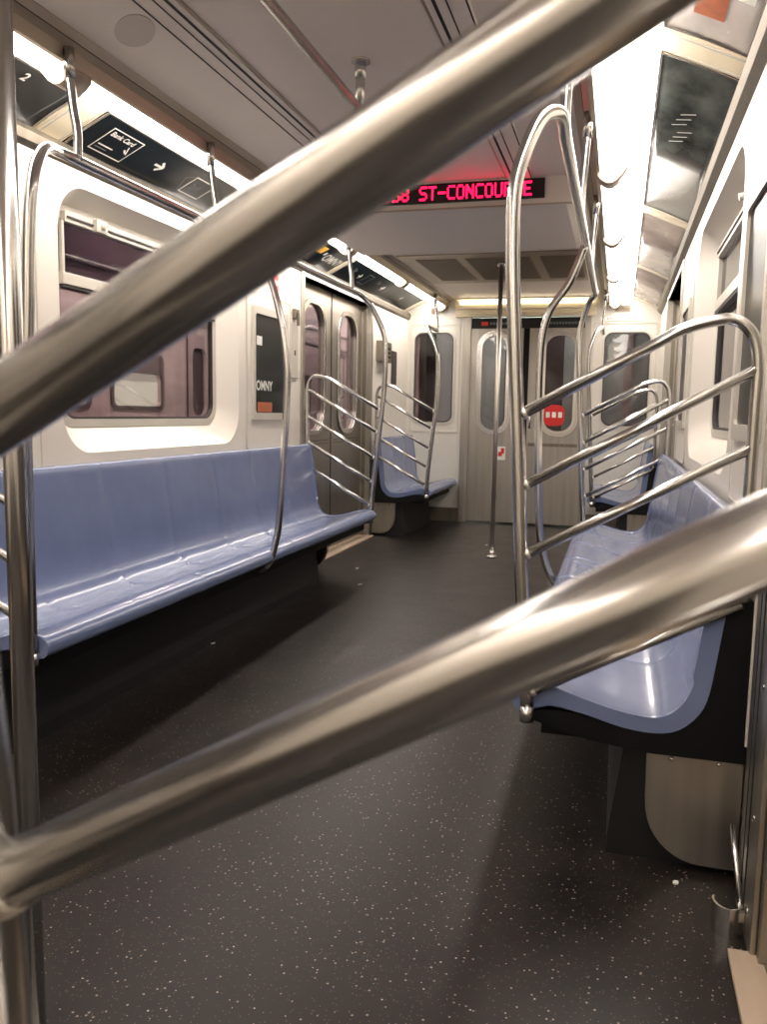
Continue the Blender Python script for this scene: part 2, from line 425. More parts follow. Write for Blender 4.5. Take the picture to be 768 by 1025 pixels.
# ------------------------------------------------------------------ end wall
mb = MB().use('wall_end')
fe = lambda u, v, d: (u, Y1+d, v)
WL = (-1.885, -1.52, .94, 1.765); WR = (-.155, .23, .94, 1.755)
mb.plate([[(XL-.12, 0), (-1.43, 0), (-1.43, 1.90), (-1.43, 2.1), (XL-.12, 2.1)], rrect(*WL, .07)], fe, 0, .04)
mb.plate([rect(-.285, XR+.12, 0, 2.1), rrect(*WR, .08)], fe, 0, .04)
mb.plate([rect(-1.43, -.285, 1.905, 2.1)], fe, 0, .04)
mb.use('wall_trim')
for (a, b), wn in (((-1.93, -1.455), WL), ((-.26, .29), WR)):
    mb.plate([rrect(a, b, .84, 1.845, .02, 3), rrect(a+.012, b-.012, .852, 1.833, .02, 3)], fe, -.006, 0)
    mb.plate([rrect(wn[0]-.02, wn[1]+.02, wn[2]-.02, wn[3]+.02, .09), rrect(*wn, .07)], fe, -.012, 0)
mb.use('frame_rubber')
for wn in (WL, WR): mb.plate([rrect(wn[0]-.004, wn[1]+.004, wn[2]-.004, wn[3]+.004, .075), rrect(wn[0]+.01, wn[1]-.01, wn[2]+.01, wn[3]-.01, .065)], fe, -.013, .01)
mb.use('steel_panel')
mb.box(-1.43, -1.35, Y1-.03, Y1+.05, 0, 1.905, .004); mb.box(-.325, -.275, Y1-.03, Y1+.05, 0, 1.905, .004)
struct(mb, 'wall_end')
for i, wn in enumerate((WL, WR)):
    mb = MB().use('glass'); mb.plate([rrect(*wn, .07)], fe, .02, .024); struct(mb, 'window_%d' % (i+3))
mb = MB().use('steel_dark'); mb.box(XL, -1.43, Y1-.008, Y1, 0, .13); mb.box(-.275, XR, Y1-.008, Y1, 0, .13); struct(mb, 'baseboard_end')
# end doors
w = thing('door_5', (-.84, Y1, 0), None, None, kind='structure')
for a, b, g0, g1 in ((-1.35, -.87, -1.245, -1.015), (-.815, -.325, -.665, -.405)):
    hole = rrect(g0, g1, .875, 1.735, .115, 12)
    mb = MB().use('steel_panel'); mb.plate([rect(a, b, .02, 1.80), hole], fe, -.02, .03)
    mb.use('cream'); 
    lf = mb.build('door_leaf', None, w)
    mb = MB().use('steel'); mb.plate([rrect(g0-.045, g1+.045, .83, 1.78, .16, 12), rrect(g0-.03, g1+.03, .845, 1.765, .145, 12)], fe, -.032, -.02, True)
    mb.plate([rrect(g0-.026, g1+.026, .849, 1.761, .14, 12), rrect(g0+.003, g1-.003, .878, 1.732, .112, 12)], fe, -.036, -.02, True)
    mb.build('window_ring', None, lf)
    mb = MB(); mb.plate([hole], fe, .0, .005); mb.build('glass_pane', 'glass', lf)
    if g0 > -1:
        mb = MB().use('steel_dark'); mb.box(a+.02, b-.03, Y1-.026, Y1-.02, .735, .765, .001)
        mb.use('groove')
        for q in range(9): mb.box(a+.05+q*.045, a+.056+q*.045, Y1-.028, Y1-.0255, .745, .755)
        mb.build('lock_plate', None, lf)
        mb = MB().use('steel'); mb.tube([(a+.03, Y1-.02, .90), (a+.03, Y1-.05, .90), (a+.03, Y1-.05, 1.02), (a+.03, Y1-.02, 1.02)], .008, 10); mb.build('handle', None, lf)
        mb = MB().use('red')
        mb.plate([rrect(-.665, -.48, .925, 1.115, .06, 8)], fe, -.002, -.0005)
        mb.use('white_print')
        for q in range(3): mb.box(-.645+q*.055, -.61+q*.055, Y1-.003, Y1-.0022, 1.0, 1.05)
        mb.build('sticker', None, lf)
    else:
        mb = MB().use('white_print'); mb.plate([rrect(-1.075, -1.0, .60, .725, .008, 3)], fe, -.0225, -.0205)
        mb.use('red'); mb.box(-1.065, -1.03, Y1-.0235, Y1-.0224, .635, .675); mb.box(-1.04, -1.012, Y1-.0235, Y1-.0224, .66, .71); mb.build('sticker', None, lf)
# dark gap post and header strip over the end doors
mb = MB().use('black'); mb.box(-.872, -.813, Y1-.005, Y1+.02, .02, 1.88); mb.build('gap_seal', None, w)
mb = MB().use('groove'); mb.box(-1.35, -.33, Y1-.012, Y1+.02, 1.80, 1.895, .002)
mb.use('grey_print')
for q in range(14): mb.box(-.72+q*.027, -.72+q*.027+.018, Y1-.014, Y1-.0122, 1.835, 1.855)
for q in range(7): mb.box(-1.18+q*.027, -1.18+q*.027+.018, Y1-.014, Y1-.0122, 1.835, 1.855)
mb.use('red'); mb.box(-1.26, -1.2, Y1-.014, Y1-.0122, 1.828, 1.86)
mb.build('header', None, w)
# cream louvred board with lit strip above the end doors
t = thing('end_light', (-.88, Y1, 1.91), 'lit strip lamp over a cream ridged board, above the steel end doors', 'lamp')
mb = MB().use('cream')
for q in range(5): mb.box(-1.50, -.24, Y1-.05-(.004 if q % 2 else 0), Y1, 1.905+q*.022, 1.925+q*.022, .002)
mb.box(-1.50, -.24, Y1-.09, Y1, 2.055, 2.077, .003)
mb.build('board', None, t)
mb = MB(); mb.box(-1.46, -.27, Y1-.075, Y1-.02, 2.02, 2.05, .006); mb.build('lens', 'lens_end', t)
# small vents either side
for x0, x1 in ((-1.74, -1.66), (-.08, .05)):
    mb = MB().use('grille'); mb.plate([rrect(x0, x1, 1.935, 1.99, .008, 3)], fe, -.008, 0)
    mb.use('groove')
    for q in range(4): mb.box(x0+.01, x1-.01, Y1-.0095, Y1-.0078, 1.944+q*.011, 1.948+q*.011)
    tag(mb.build('vent', None), ('small brown vent high on the end wall, above the left end window' if x0 < -1 else 'small brown vent high on the end wall, above the right end window'), 'vent', 'vents on the end wall')
mb = MB().use('white_print'); mb.box(-.20, .13, Y1-.009, Y1-.0065, 1.862, 1.892)
mb.use('grey_print')
for q in range(11): mb.box(-.17+q*.025, -.155+q*.025, Y1-.0105, Y1-.009, 1.87, 1.884)
tag(mb.build('notice_strip', None), 'thin white notice strip of small letters above the right end window', 'sign')

# rear wall behind the viewer
mb = MB().use('wall'); mb.box(XL-.2, XR+.2, Y0-.05, Y0, 0, 2.2); struct(mb, 'wall_rear')

# ------------------------------------------------------------------ dropped ceiling box with the LED sign
mb = MB().use('ceiling')
prof = rrect(-1.53, -.19, 1.945, 2.3, .0, 1)
outl = [(-1.53, 2.10), (-1.53, 1.955), (-1.515, 1.943), (-.27, 1.943), (-.235, 1.955), (-.21, 1.985), (-.20, 2.02), (-.20, 2.10)]
mb.plate([outl], lambda u, v, d: (u, d, v), 3.85, 4.85)
mb.use('ceiling_trim'); mb.box(-1.50, -.24, 3.842, 3.852, 1.944, 1.951); mb.box(-1.40, -.25, 3.846, 3.852, 2.071, 2.078)
struct(mb, 'trim_%d' % k); k += 1
# HVAC grilles further along
t = thing('ceiling_vent', (-.85, 6.1, ZC), 'wide ribbed brown return grille in the ceiling before the end wall', 'vent')
mb = MB().use('ceiling_trim'); mb.box(-1.50, -.22, 5.55, 6.75, ZC-.006, ZC+.001, .002); mb.build('frame', None, t)
for xa, xb in ((-1.40, -1.12), (-1.06, -.62), (-.56, -.30)):
    mb = MB().use('grille'); mb.box(xa, xb, 5.7, 6.6, ZC-.010, ZC-.005)
    mb.use('steel_dark')
    for q in range(28): mb.box(xa+.01, xb-.01, 5.72+q*.031, 5.732+q*.031, ZC-.0115, ZC-.0098)
    mb.build('grille', None, t)

GL = {'1': '01100 00100 00100 00100 00100 00100 01110', '3': '11110 00001 00001 01110 00001 00001 11110', '8': '01110 10001 10001 01110 10001 10001 01110',
 'S': '01111 10000 10000 01110 00001 00001 11110', 'T': '11111 00100 00100 00100 00100 00100 00100', '-': '00000 00000 00000 11111 00000 00000 00000',
 'C': '01111 10000 10000 10000 10000 10000 01111', 'O': '01110 10001 10001 10001 10001 10001 01110', 'N': '10001 11001 11101 10111 10011 10001 10001',
 'U': '10001 10001 10001 10001 10001 10001 01110', 'R': '11110 10001 10001 11110 10100 10010 10001', 'E': '11111 10000 10000 11110 10000 10000 11111', ' ': '00000 '*7}
t = thing('led_sign', (-.77, 3.85, 1.97), 'red LED sign reading 138 ST-CONCOURSE on the dropped ceiling panel', 'sign')
mb = MB(); mb.box(-1.22, -.365, 3.838, 3.85, 1.973, 2.058, .002); mb.build('display_board', 'led_board', t)
mb = MB(); txt = '138 ST-CONCOURSE'; x = -1.104; px = (.690)/(16*6)
z0 = 1.985; pz = .0088
for ch in txt:
    rows = GL[ch].split() if ch != ' ' else ['00000']*7
    for r_, row in enumerate(rows):
        for c_, b in enumerate(row):
            if b == '1':
                xx = x+c_*px; zz = z0+(6-r_)*pz
                mb.box(xx+.0003, xx+px*.98, 3.8345, 3.8385, zz+.0002, zz+pz*.95)
    x += 6*px
    if ch == ' ': mb.build('led_text', 'led', t); mb = MB()
mb.build('led_text', 'led', t)

# round loudspeaker grille in the ceiling
mb = MB()
tt = [a*PI/16 for a in range(32)]
pts = [(-1.36+.057*math.cos(a)+.057*math.sin(a), 2.18+.0135*math.cos(a)-.088*math.sin(a)) for a in tt]
mb.plate([pts], lambda u, v, d: (u, v, d), ZC-.0015, ZC+.002)
M['speaker'] = mat('perforated_ceiling', (192, 182, 174), .6)
tag(mb.build('ceiling_speaker', 'speaker'), 'round perforated speaker patch in the grey ceiling, upper left', 'speaker')

# ------------------------------------------------------------------ light fixtures in the coves
SEG = ((-2.55, -.9), (-.86, .55), (.60, 2.22), (2.28, 3.62), (3.68, 4.90), (4.96, 6.2), (6.26, 7.68))
SIDES = {-1: dict(i=(-1.586, 2.018), o=(-1.783, 2.057), b=(-1.985, 1.962)), 1: dict(i=(-.134, 2.018), o=(.063, 2.057), b=(.283, 1.956))}
names = {-1: ['', '', 'nearest the upright pole', 'above the left window', 'above the far half of the left bench', 'above the left side doors', 'at the end wall'],
         1: ['', '', 'nearest the viewer', 'above the near half of the right bench', 'above the far half of the right bench', 'above the right side doors', 'at the end wall']}
for sg in (-1, 1):
    S = SIDES[sg]; sn = 'left' if sg < 0 else 'right'
    (xi, zi), (xo, zo) = S['i'], S['o']
    for q, (a, b) in enumerate(SEG):
        where = names[sg][q] or ('behind the viewer' if q == 0 else 'just behind the viewer')
        t = thing('ceiling_light', ((xi+xo)/2, (a+b)/2, zi), 'glowing white tube light in the %s cove, %s' % (sn, where), 'light', 'tube lights in the %s cove' % sn)
        mb = MB()
        prof = []
        for j in range(11):
            u = j/10; bul = math.sin(PI*u)*.022
            prof.append((xi+(xo-xi)*u, zi+(zo-zi)*u-bul))
        prof += [(xo, zo+.012), (xi, zi+.012)]
        mb.plate([prof], lambda u, v, d: (u, d, v), a, b, True)
        mb.build('lens', 'lens', t)
        # end clip (curved metal lamp holder)
        mb = MB().use('ceiling_trim')
        pr = []
        for j in range(9):
            u = j/8; bul = math.sin(PI*min(1, .12+u*1.05))*.07
            pr.append((xi+(xo-xi)*u*.8, zi+(zo-zi)*u-bul-.004))
        pr += [(xi+(xo-xi)*.8, zo+.02), (xi, zi+.03)]
        mb.plate([pr], lambda u, v, d: (u, d, v), b-.02, b+.08, True)
        mb.build('lamp_holder', None, t)
    # reflector behind
    mb = MB().use('wall'); mb.box(min(xi, xo)-.02, max(xi, xo)+.02, Y0, Y1, 2.10, 2.11); struct(mb, 'trim_%d' % k); k += 1

# ------------------------------------------------------------------ adverts in the coves
def advert(sg, a, b, label, m='ad', group='advert panels in the coves', gfx=None, curve=.004):
    S = SIDES[sg]; (xo, zo), (xb, zb) = S['o'], S['b']
    t = thing('advert_panel', ((xo+xb)/2, (a+b)/2, zb), label, 'advert', group)
    nv = Vector((zb-zo, 0, -(xb-xo))).normalized()
    if nv.z > 0: nv = -nv
    def P(u, y, off):          # u 0 top .. 1 bottom
        bul = -curve*math.sin(PI*u)
        p = Vector((xo+(xb-xo)*u, y, zo+(zb-zo)*u))+nv*(off+bul)
        return p
    mb = MB(); N = 8
    A = [[mb.bm.verts.new(P(i/N, y, o)) for i in range(N+1)] for y in (a, b) for o in (0, -.006)]
    for i in range(N):
        mb._f([A[0][i], A[0][i+1], A[2][i+1], A[2][i]], True); mb._f([A[1][i], A[3][i], A[3][i+1], A[1][i+1]], True)
        mb._f([A[0][i], A[1][i], A[1][i+1], A[0][i+1]]); mb._f([A[2][i], A[2][i+1], A[3][i+1], A[3][i]])
    mb._f([A[0][0], A[2][0], A[3][0], A[1][0]]); mb._f([A[0][N], A[1][N], A[3][N], A[2][N]])
    mb.build('panel_print', m, t)
    mb = MB().use('steel')       # thin edge frame
    for u0, u1 in ((.0, .035), (.965, 1.0)):
        vs = [P(u, y, o) for y in (a, b) for u, o in ((u0, .0005), (u1, .0005), (u1, .004), (u0, .004))]
        v = [mb.bm.verts.new(p) for p in vs]
        for i in range(4): mb._f([v[i], v[(i+1) % 4], v[4+(i+1) % 4], v[4+i]])
        mb._f(v[:4]); mb._f(v[4:])
    for y0, y1 in ((a, a+.012), (b-.012, b)):
        for i in range(N):
            v = [mb.bm.verts.new(P(u, y, o)) for o in (.0005, .003) for u, y in ((i/N, y0), ((i+1)/N, y0), ((i+1)/N, y1), (i/N, y1))]
            mb._f(v[:4]); mb._f(v[4:]); 
            for j in range(4): mb._f([v[j], v[(j+1) % 4], v[4+(j+1) % 4], v[4+j]])
    mb.build('edge_frame', None, t)
    if gfx:
        H = math.hypot(xb-xo, zb-zo)
        # w: reading direction along the car, h: upwards metres from the bottom
        def G(yy, h): return P(1-h/H, yy, .0022)
        def quad(y0, y1, h0, h1):
            v = [mb.bm.verts.new(G(*q)) for q in ((y0, h0), (y1, h0), (y1, h1), (y0, h1))]; mb._f(v)
        def seg(p, q, wd):
            p, q = Vector(p), Vector(q); d = (q-p).normalized(); nn = Vector((-d.y, d.x))*wd/2
            v = [mb.bm.verts.new(G(*r)) for r in (p+nn, p-nn, q-nn, q+nn)]; mb._f(v)
        for g in gfx:
            kind = g[0]; mb = MB().use(g[1])
            if kind == 'frame':
                y0, y1, h0, h1, wd = g[2:]
                quad(y0, y1, h0, h0+wd); quad(y0, y1, h1-wd, h1); quad(y0, y0+wd, h0, h1); quad(y1-wd, y1, h0, h1)
            elif kind == 'quad': quad(*g[2:])
            elif kind == 'arrow':
                yc, hc, L = g[2:]
                seg((yc-L, hc), (yc+L, hc), L*.42); seg((yc+L*1.05, hc), (yc, hc+L*.9), L*.42); seg((yc+L*1.05, hc), (yc, hc-L*.9), L*.42)
            elif kind == 'line': seg(*g[2:])
            elif kind == 'text':
                yc, hc, size, tx = g[2:]
                text_bm(tx, size, lambda u, v: G(yc+(u if sg < 0 else -u), hc+v), mb, cx=False, bold=size*.02)
            mb.build({'frame': 'printed_frame', 'quad': 'printed_block', 'arrow': 'printed_arrow', 'line': 'printed_line', 'text': 'printed_text'}[kind], None, t)
    return t
bank = [('frame', 'white_print', 2.79, 2.99, .04, .175, .005), ('text', 'white_print', 2.81, .145, .034, 'Bank Card'),
        ('line', 'white_print', (2.945, .105), (2.965, .09), .008), ('line', 'white_print', (2.95, .125), (2.975, .085), .006),
        ('quad', 'white_print', 2.81, 2.90, .075, .081), ('quad', 'grey_print', 2.81, 2.88, .058, .064),
        ('arrow', 'white_print', 3.18, .115, .03),
        ('frame', 'white_print', 3.43, 3.60, .05, .165, .006), ('text', 'grey_print', 3.46, .105, .05, '2nd'),
        ('line', 'grey_print', (3.38, .13), (3.43, .165), .006), ('line', 'grey_print', (3.60, .165), (3.65, .10), .006), ('line', 'grey_print', (3.38, .13), (3.42, .05), .006), ('line', 'grey_print', (3.65, .10), (3.61, .05), .006)]
advert(-1, .9, 2.53, 'dark advert panel in the left cove, nearest and cut off behind the upright pole', gfx=[('text', 'white_print', 2.37, .035, .05, '3'), ('text', 'white_print', 2.30, .17, .05, '2'), ('line', 'grey_print', (2.47, .0), (2.49, .2), .005)])
advert(-1, 2.69, 3.95, 'black advert in the left cove with a boxed Bank Card sign and white arrow', gfx=bank)
advert(-1, 4.05, 4.93, 'dark advert in the left cove, hidden behind the upper near bar')
advert(-1, 5.0, 5.50, 'black OMNY advert in the left cove with a small yellow sticker', gfx=[('text', 'white_print', 5.20, .11, .10, 'OMNY'), ('quad', 'yellow_print', 5.02, 5.11, .12, .185), ('quad', 'white_print', 5.15, 5.18, .12, .15)])
far = []
for y in (5.75, 6.35, 6.95):
    far += [('text', 'grey_print', y, .14, .05, 'Tap'), ('arrow', 'white_print', y+.22, .11, .028), ('frame', 'grey_print', y+.32, y+.44, .05, .17, .006)]
advert(-1, 5.58, 7.62, 'long black advert of small signs and arrows, at the far end of the left cove', gfx=far)
advert(1, .7, 2.46, 'pale advert with an orange patch in the right cove, nearest the camera', m='ad_light',
       gfx=[('quad', 'orange_print', 2.08, 2.33, .09, .17), ('quad', 'white_print', 1.95, 2.2, .03, .07)])
advert(1, 2.62, 4.40, 'dark advert with painted-in reflections in the right cove, beside the brightest lamp', m='ad_reflections',
       gfx=[('line', 'white_print', (3.0+.06*i, .10+.012*(i % 3)), (3.05+.06*i, .15+.012*(i % 3)), .004) for i in range(6)])
advert(1, 4.56, 6.05, 'greyish advert in the right cove, above the far half of the right bench', m='ad_light')
advert(1, 6.15, 7.62, 'greyish advert in the right cove, at the end wall', m='ad_light')
# cream mullions between adverts
def mull(sg, a, b, label):
    S = SIDES[sg]; (xo, zo), (xb, zb) = S['o'], S['b']
    mb = MB().use('cream')
    mb.plate([[(xo, zo+.01), (xo, zo-.0), (xb, zb-.0), (xb, zb+.03)]], lambda u, v, d: (u, d, v), a, b)
    mb.use('wall_trim')
    for q in (a+.012, b-.02): mb.plate([[(xo, zo), (xo, zo-.004), (xb, zb-.004), (xb, zb)]], lambda u, v, d: (u, d, v), q, q+.008)
    struct(mb, 'trim_%d' % label)
for sg, a, b in ((-1, 2.54, 2.68), (-1, 3.96, 4.04), (-1, 4.94, 4.99), (-1, 5.51, 5.57), (-1, 7.63, 7.735), (1, 2.47, 2.61), (1, 4.41, 4.55), (1, 6.06, 6.14), (1, 7.63, 7.735), (-1, -2.5, .89), (1, -2.5, .69)):
    mull(sg, a, b, k); k += 1

# ------------------------------------------------------------------ benches
def bench(sg, a, b, label, braced=True):
    """sg -1 left / +1 right; profile in distance s from the wall (towards aisle) and z"""
    XW = XL+.01 if sg < 0 else XR-.01
    depth = .50
    X = lambda s: XW-sg*s
    t = thing('bench_seat', (X(.25), (a+b)/2, 0), label, 'bench', 'blue bench seats along the walls')
    # upper surface from backrest top to lip underside
    top = [(.012, .775), (.022, .803), (.045, .812), (.062, .800), (.072, .74), (.085, .65), (.098, .56), (.108, .48), (.122, .42), (.15, .378), (.19, .358),
           (.26, .362), (.34, .382), (.41, .402), (.45, .410), (.485, .405), (.505, .388), (.508, .366), (.495, .348), (.47, .345)]
    und = [(.42, .365), (.34, .352), (.26, .332), (.19, .327), (.14, .340), (.10, .38), (.082, .43), (.07, .52), (.058, .62), (.045, .72), (.030, .770)]
    sp = [(p.x, p.z) for p in spline([(s, 0, z) for s, z in top], 4)]
    und = [(p.x, p.z) for p in spline([(s_, 0, z) for s_, z in und], 3)]
    prof = sp+und
    n = max(2, round((b-a)/.44)); seams = [a+(b-a)*i/n for i in range(1, n)]
    ys = []
    for i in range(n):
        y0 = a+(b-a)*i/n; w = (b-a)/n
        ys += [y0+w*q for q in ((0, .006, .1, .3, .5, .7, .9, .994) if i else (0, .004, .02, .1, .3, .5, .7, .9, .988))]
    ys.append(b-.004); ys.append(b)
    mb = MB(); rings = []
    for y in ys:
        w = (b-a)/n; ph = ((y-a) % w)/w
        dent = .0008*math.sin(PI*ph)**2 if 1e-4 < ph < .999 else 0
        seam = .0009 if any(abs(y-s) < 1e-4 for s in seams) else 0
        # the ends of the shell turn up into a small rim, as moulded
        e = min(y-a, b-y); rim = .012*max(0, 1-e/.05) if e < .05 else 0
        end = e < 1e-4
        ring = []
        for j, (s, z) in enumerate(prof):
            if j < len(sp):
                mid = math.sin(PI*min(1, max(0, (j/len(sp)))))
                sn = -dent-seam
                # push along approximate normal (aisle-up)
                if z > .45: s2, z2 = s+sn+rim*.6, z
                else: s2, z2 = s, z+sn*mid+rim*(.5 if s < .44 else .1)
            else: s2, z2 = s, z
            if end: s2, z2 = s2*.995+.001, z2-.002 if j < len(sp) else z2
            ring.append(mb.bm.verts.new((X(s2), y, z2)))
        rings.append(ring)
    L = len(prof)
    for r0, r1 in zip(rings, rings[1:]):
        for j in range(L): mb._f([r0[j], r0[(j+1) % L], r1[(j+1) % L], r1[j]], True)
    for r in (rings[0], rings[-1]):
        # strip cap between upper and lower skins
        up = r[:len(sp)]; dn = r[len(sp):][::-1]
        mb.mats = mb.mats
        i = j = 0
        while i < len(up)-1 or j < len(dn)-1:
            if j >= len(dn)-1 or (i < len(up)-1 and i/(len(up)-1) <= j/(len(dn)-1)):
                mb._f([up[i], up[i+1], dn[j]]); i += 1
            else: mb._f([up[i], dn[j+1], dn[j]]); j += 1
    mb.build('seat_shell', 'seat', t)
    # black end panels under and behind the shell
    blk = [(.0, .63), (.035, .665), (.05, .66), (.062, .60), (.074, .52), (.086, .43), (.104, .382), (.14, .344), (.19, .33), (.26, .335), (.34, .355), (.42, .368), (.47, .35), (.462, .325), (.33, .292), (.2, .278), (.0, .278)]
    for y0 in (a+.004, b-.016):
        mb = MB(); mb.plate([blk], lambda u, v, d: (X(u), d, v), y0, y0+.012); mb.build('end_panel', 'black', t)
    mb = MB(); mb.box(*sorted((X(0), X(.44))), a+.03, b-.03, .285, .325, .004); mb.build('under_frame', 'black', t)
    # steel end brackets with the big rounded corner
    br = [(.0, .30)]+[(.0, .035)]
    arc = [(.075+.125*math.sin(q*PI/20), .155-.135*math.cos(q*PI/20)) for q in range(0, 11)]
    br = [(.0, .30), (.0, .02)]+arc+[(.203, .30)]
    for y0 in (a+.03, b-.06):
        mb = MB().use('steel_panel'); mb.plate([br], lambda u, v, d: (X(u), d, v), y0, y0+.03)
        mb.use('steel'); mb.ball((X(.05), y0, .262), .006); mb.ball((X(.15), y0, .262), .006); mb.build('end_bracket', None, t)
    # heater housing
    mb = MB().use('heater'); mb.plate([[(.0, .0), (.28, .0), (.28, .04), (.25, .284), (.0, .284)]], lambda u, v, d: (X(u), d, v), a+.065, b-(.42 if b-a > 2 else .1))
    mb.build('heater_housing', None, t)
    return t
bench(-1, 1.84, 4.98, 'long blue moulded bench under the left window')
bench(1, 1.86, 4.97, 'long blue moulded bench on the right, its rounded end behind the near lower bar')
bench(-1, 6.56, 7.70, 'short blue bench at the far left, against the end wall')
bench(1, 6.56, 7.70, 'short blue bench at the far right, against the end wall')

# ------------------------------------------------------------------ handrails with dividers
R_, r_ = .0158, .0113
def divider(t, sg, Y, px, back=.285, lip=True):
    """arch and slanted bars in the plane y=Y; px(z) gives pole x"""
    XB = (XL+.275-.0) if sg < 0 else .267
    XB = XL+.05 if sg < 0 else .267
    def pt(x, z): return (x, Y, z)
    sgn = -sg                                   # from wall to aisle
    ZB = [1.016, .859, .704, .546, .389] if sg > 0 else [1.03, .890, .730, .578, .430]
    if Y < 1: ZB = [1.003, .853, .698, .545, .395]
    x0 = px(ZB[0]); span = abs(XB-x0); sl = .555 if Y > 1 else .566
    def pt(x, z): return Vector((x, Y, z))
    def xw(q): return XB-sg*q                   # q metres from the back tube towards the aisle
    zc = ZB[0]+span*sl                          # where the slope would meet the back tube
    A0 = pt(x0, ZB[0]); A1 = pt(xw(.15), zc-.15*sl)
    path = [A0]+spline([A0*.1+A1*.9, A1, pt(xw(.10), zc-.068), pt(xw(.05), zc-.064), pt(xw(.014), zc-.095), pt(xw(0), zc-.155), pt(xw(0), zc-.24)], 6)+[pt(xw(0), .70), pt(xw(0), .64)]
    mb = MB(); mb.tube(path, .0123, 20); mb.build('divider_arch', 'steel', t)
    for zb in ZB[1:]:
        xa = px(zb)
        mb = MB(); mb.tube([pt(xa, zb), pt(xw(0), zb+abs(XB-xa)*sl)], r_, 18); mb.build('divider_bar', 'steel', t)
    d = Vector((-sg*-1, 0, sl)).normalized() if sg > 0 else Vector((-1, 0, sl)).normalized()
    for zb, rr in [(ZB[0], .0123)]+[(z, r_) for z in ZB[1:]]:
        c = pt(px(zb), zb)
        mb = MB()
        mb.tube([c+d*.013, c+d*.0185, c+d*.0225], rr*1.13, 18, r2=rr*.99)
        mb.build('weld_bead', 'weld', t)
def lerpf(T):
    def f(z):
        if z <= T[0][0]: return T[0][1]
        for (z0, x0), (z1, x1) in zip(T, T[1:]):
            if z <= z1: return x0+(x1-x0)*(z-z0)/(z1-z0)
        return T[-1][1]
    return f
# pole x as a function of height
PR = [(.36, -.170), (.56, -.186), (.72, -.198), (.87, -.206), (1.03, -.217), (1.22, -.230), (1.37, -.239), (1.5, -.239)]
PL = [(.36, -1.478), (.56, -1.466), (.79, -1.443), (1.03, -1.418), (1.22, -1.402), (1.37, -1.402), (1.49, -1.412)]
PLN = [(.36, -1.485), (.70, -1.484), (.96, -1.481), (1.25, -1.464), (1.39, -1.457), (1.5, -1.449)]
fR, fL, fLN = lerpf(PR), lerpf(PL), lerpf(PLN)
def handrail(sg, ya, yb, ym, hang, label, div=(True, True), dz=0, raila=None):
    px = fR if sg > 0 else fL; T = PR if sg > 0 else PL
    xr, zr = (-.160, 1.69) if sg > 0 else (-1.54, 1.725)
    t = thing('handrail', (xr, ya, .36), label, 'handrail', 'steel handrails with seat dividers')
    up = lambda Y: [(x, Y, z) for z, x in T]
    s1 = 1
    corner = lambda Y, s: [(px(1.5)*.75+xr*.25, Y+s*.012, zr-.105), (px(1.5)*.4+xr*.6, Y+s*.05, zr-.03), (xr, Y+s*.13, zr), ]
    if sg < 0: corner = lambda Y, s: [(px(1.5)*.62+xr*.38, Y+s*.02, zr-.115), (px(1.5)*.25+xr*.75, Y+s*.06, zr-.035), (xr, Y+s*.14, zr)]
    P = up(ya)+corner(ya, 1)+[(xr, ya+.3, zr)]
    near_left = sg < 0 and ya < 2
    if near_left: P = [(x, ya, z) for z, x in PLN]+[(-1.444, ya+.006, 1.575), (-1.452, ya+.04, 1.64), (-1.485, ya+.12, 1.695), (xr, ya+.26, zr), (xr, ya+.4, zr)]
    path = spline(P, 6)
    if yb is not None:
        Q = [(xr, yb-.3, zr)]+corner(yb, -1)[::-1]+up(yb)[::-1]
        path += spline(Q, 6)
    else: path += [Vector((xr, raila, zr))]
    mb = MB(); mb.tube(path, R_, 20); mb.build('rail_tube', 'steel', t)
    if ym is not None:
        if sg < 0: Q = [(xr, ym, zr-.005), (-1.47, ym, 1.60), (-1.415, ym, 1.42), (-1.385, ym, 1.22), (-1.385, ym, 1.05), (-1.41, ym, .64), (-1.43, ym, .46), (-1.475, ym, .335), (-1.56, ym, .30), (-1.60, ym, .305)]
        else: Q = [(xr, ym, zr-.005), (-.215, ym, 1.54), (-.295, ym, 1.41), (-.318, ym, 1.2), (-.30, ym, .67), (-.275, ym, .46), (-.22, ym, .335), (-.13, ym, .30), (-.08, ym, .305)]
        mb = MB(); mb.tube(spline(Q, 6), R_*.97, 18); mb.build('middle_pole', 'steel', t)
    for y in hang:
        mb = MB()
        xt = -1.562 if sg < 0 else -.150
        mb.tube([(xt, y, 2.035), (xt, y, 1.95)], R_*.98, 16); mb.tube(spline([(xt, y, 1.97), (xt*.5+xr*.5, y, 1.87), (xr, y, zr+.08), (xr, y, zr)], 5), R_*.82, 14)
        mb.build('hanger', 'steel', t)
    for Y, on in ((ya, div[0]), (yb, div[1])):
        pp = fLN if (near_left and Y < 2) else px
        if on and Y is not None: divider(t, sg, Y, pp)
        if Y is not None:
            mb = MB(); x = pp(.36); mb.tube([(x, Y, .325), (x, Y, .362)], R_*1.01, 18); mb.build('foot_socket', 'steel', t)
    return t
handrail(-1, 1.83, 4.98, 3.36, (2.16, 3.02, 4.72), 'bent steel handrail with dividers along the left bench')
handrail(1, 1.85, 4.96, 3.42, (2.12, 3.0, 4.1), 'bent steel handrail whose tall loop and slatted divider fence the right bench')
handrail(-1, 6.55, None, None, (7.1,), 'short steel handrail and divider of the far left seat', dz=0, raila=7.1)
handrail(1, 6.55, None, None, (7.1,), 'short steel handrail and divider of the far right seat', raila=7.1)

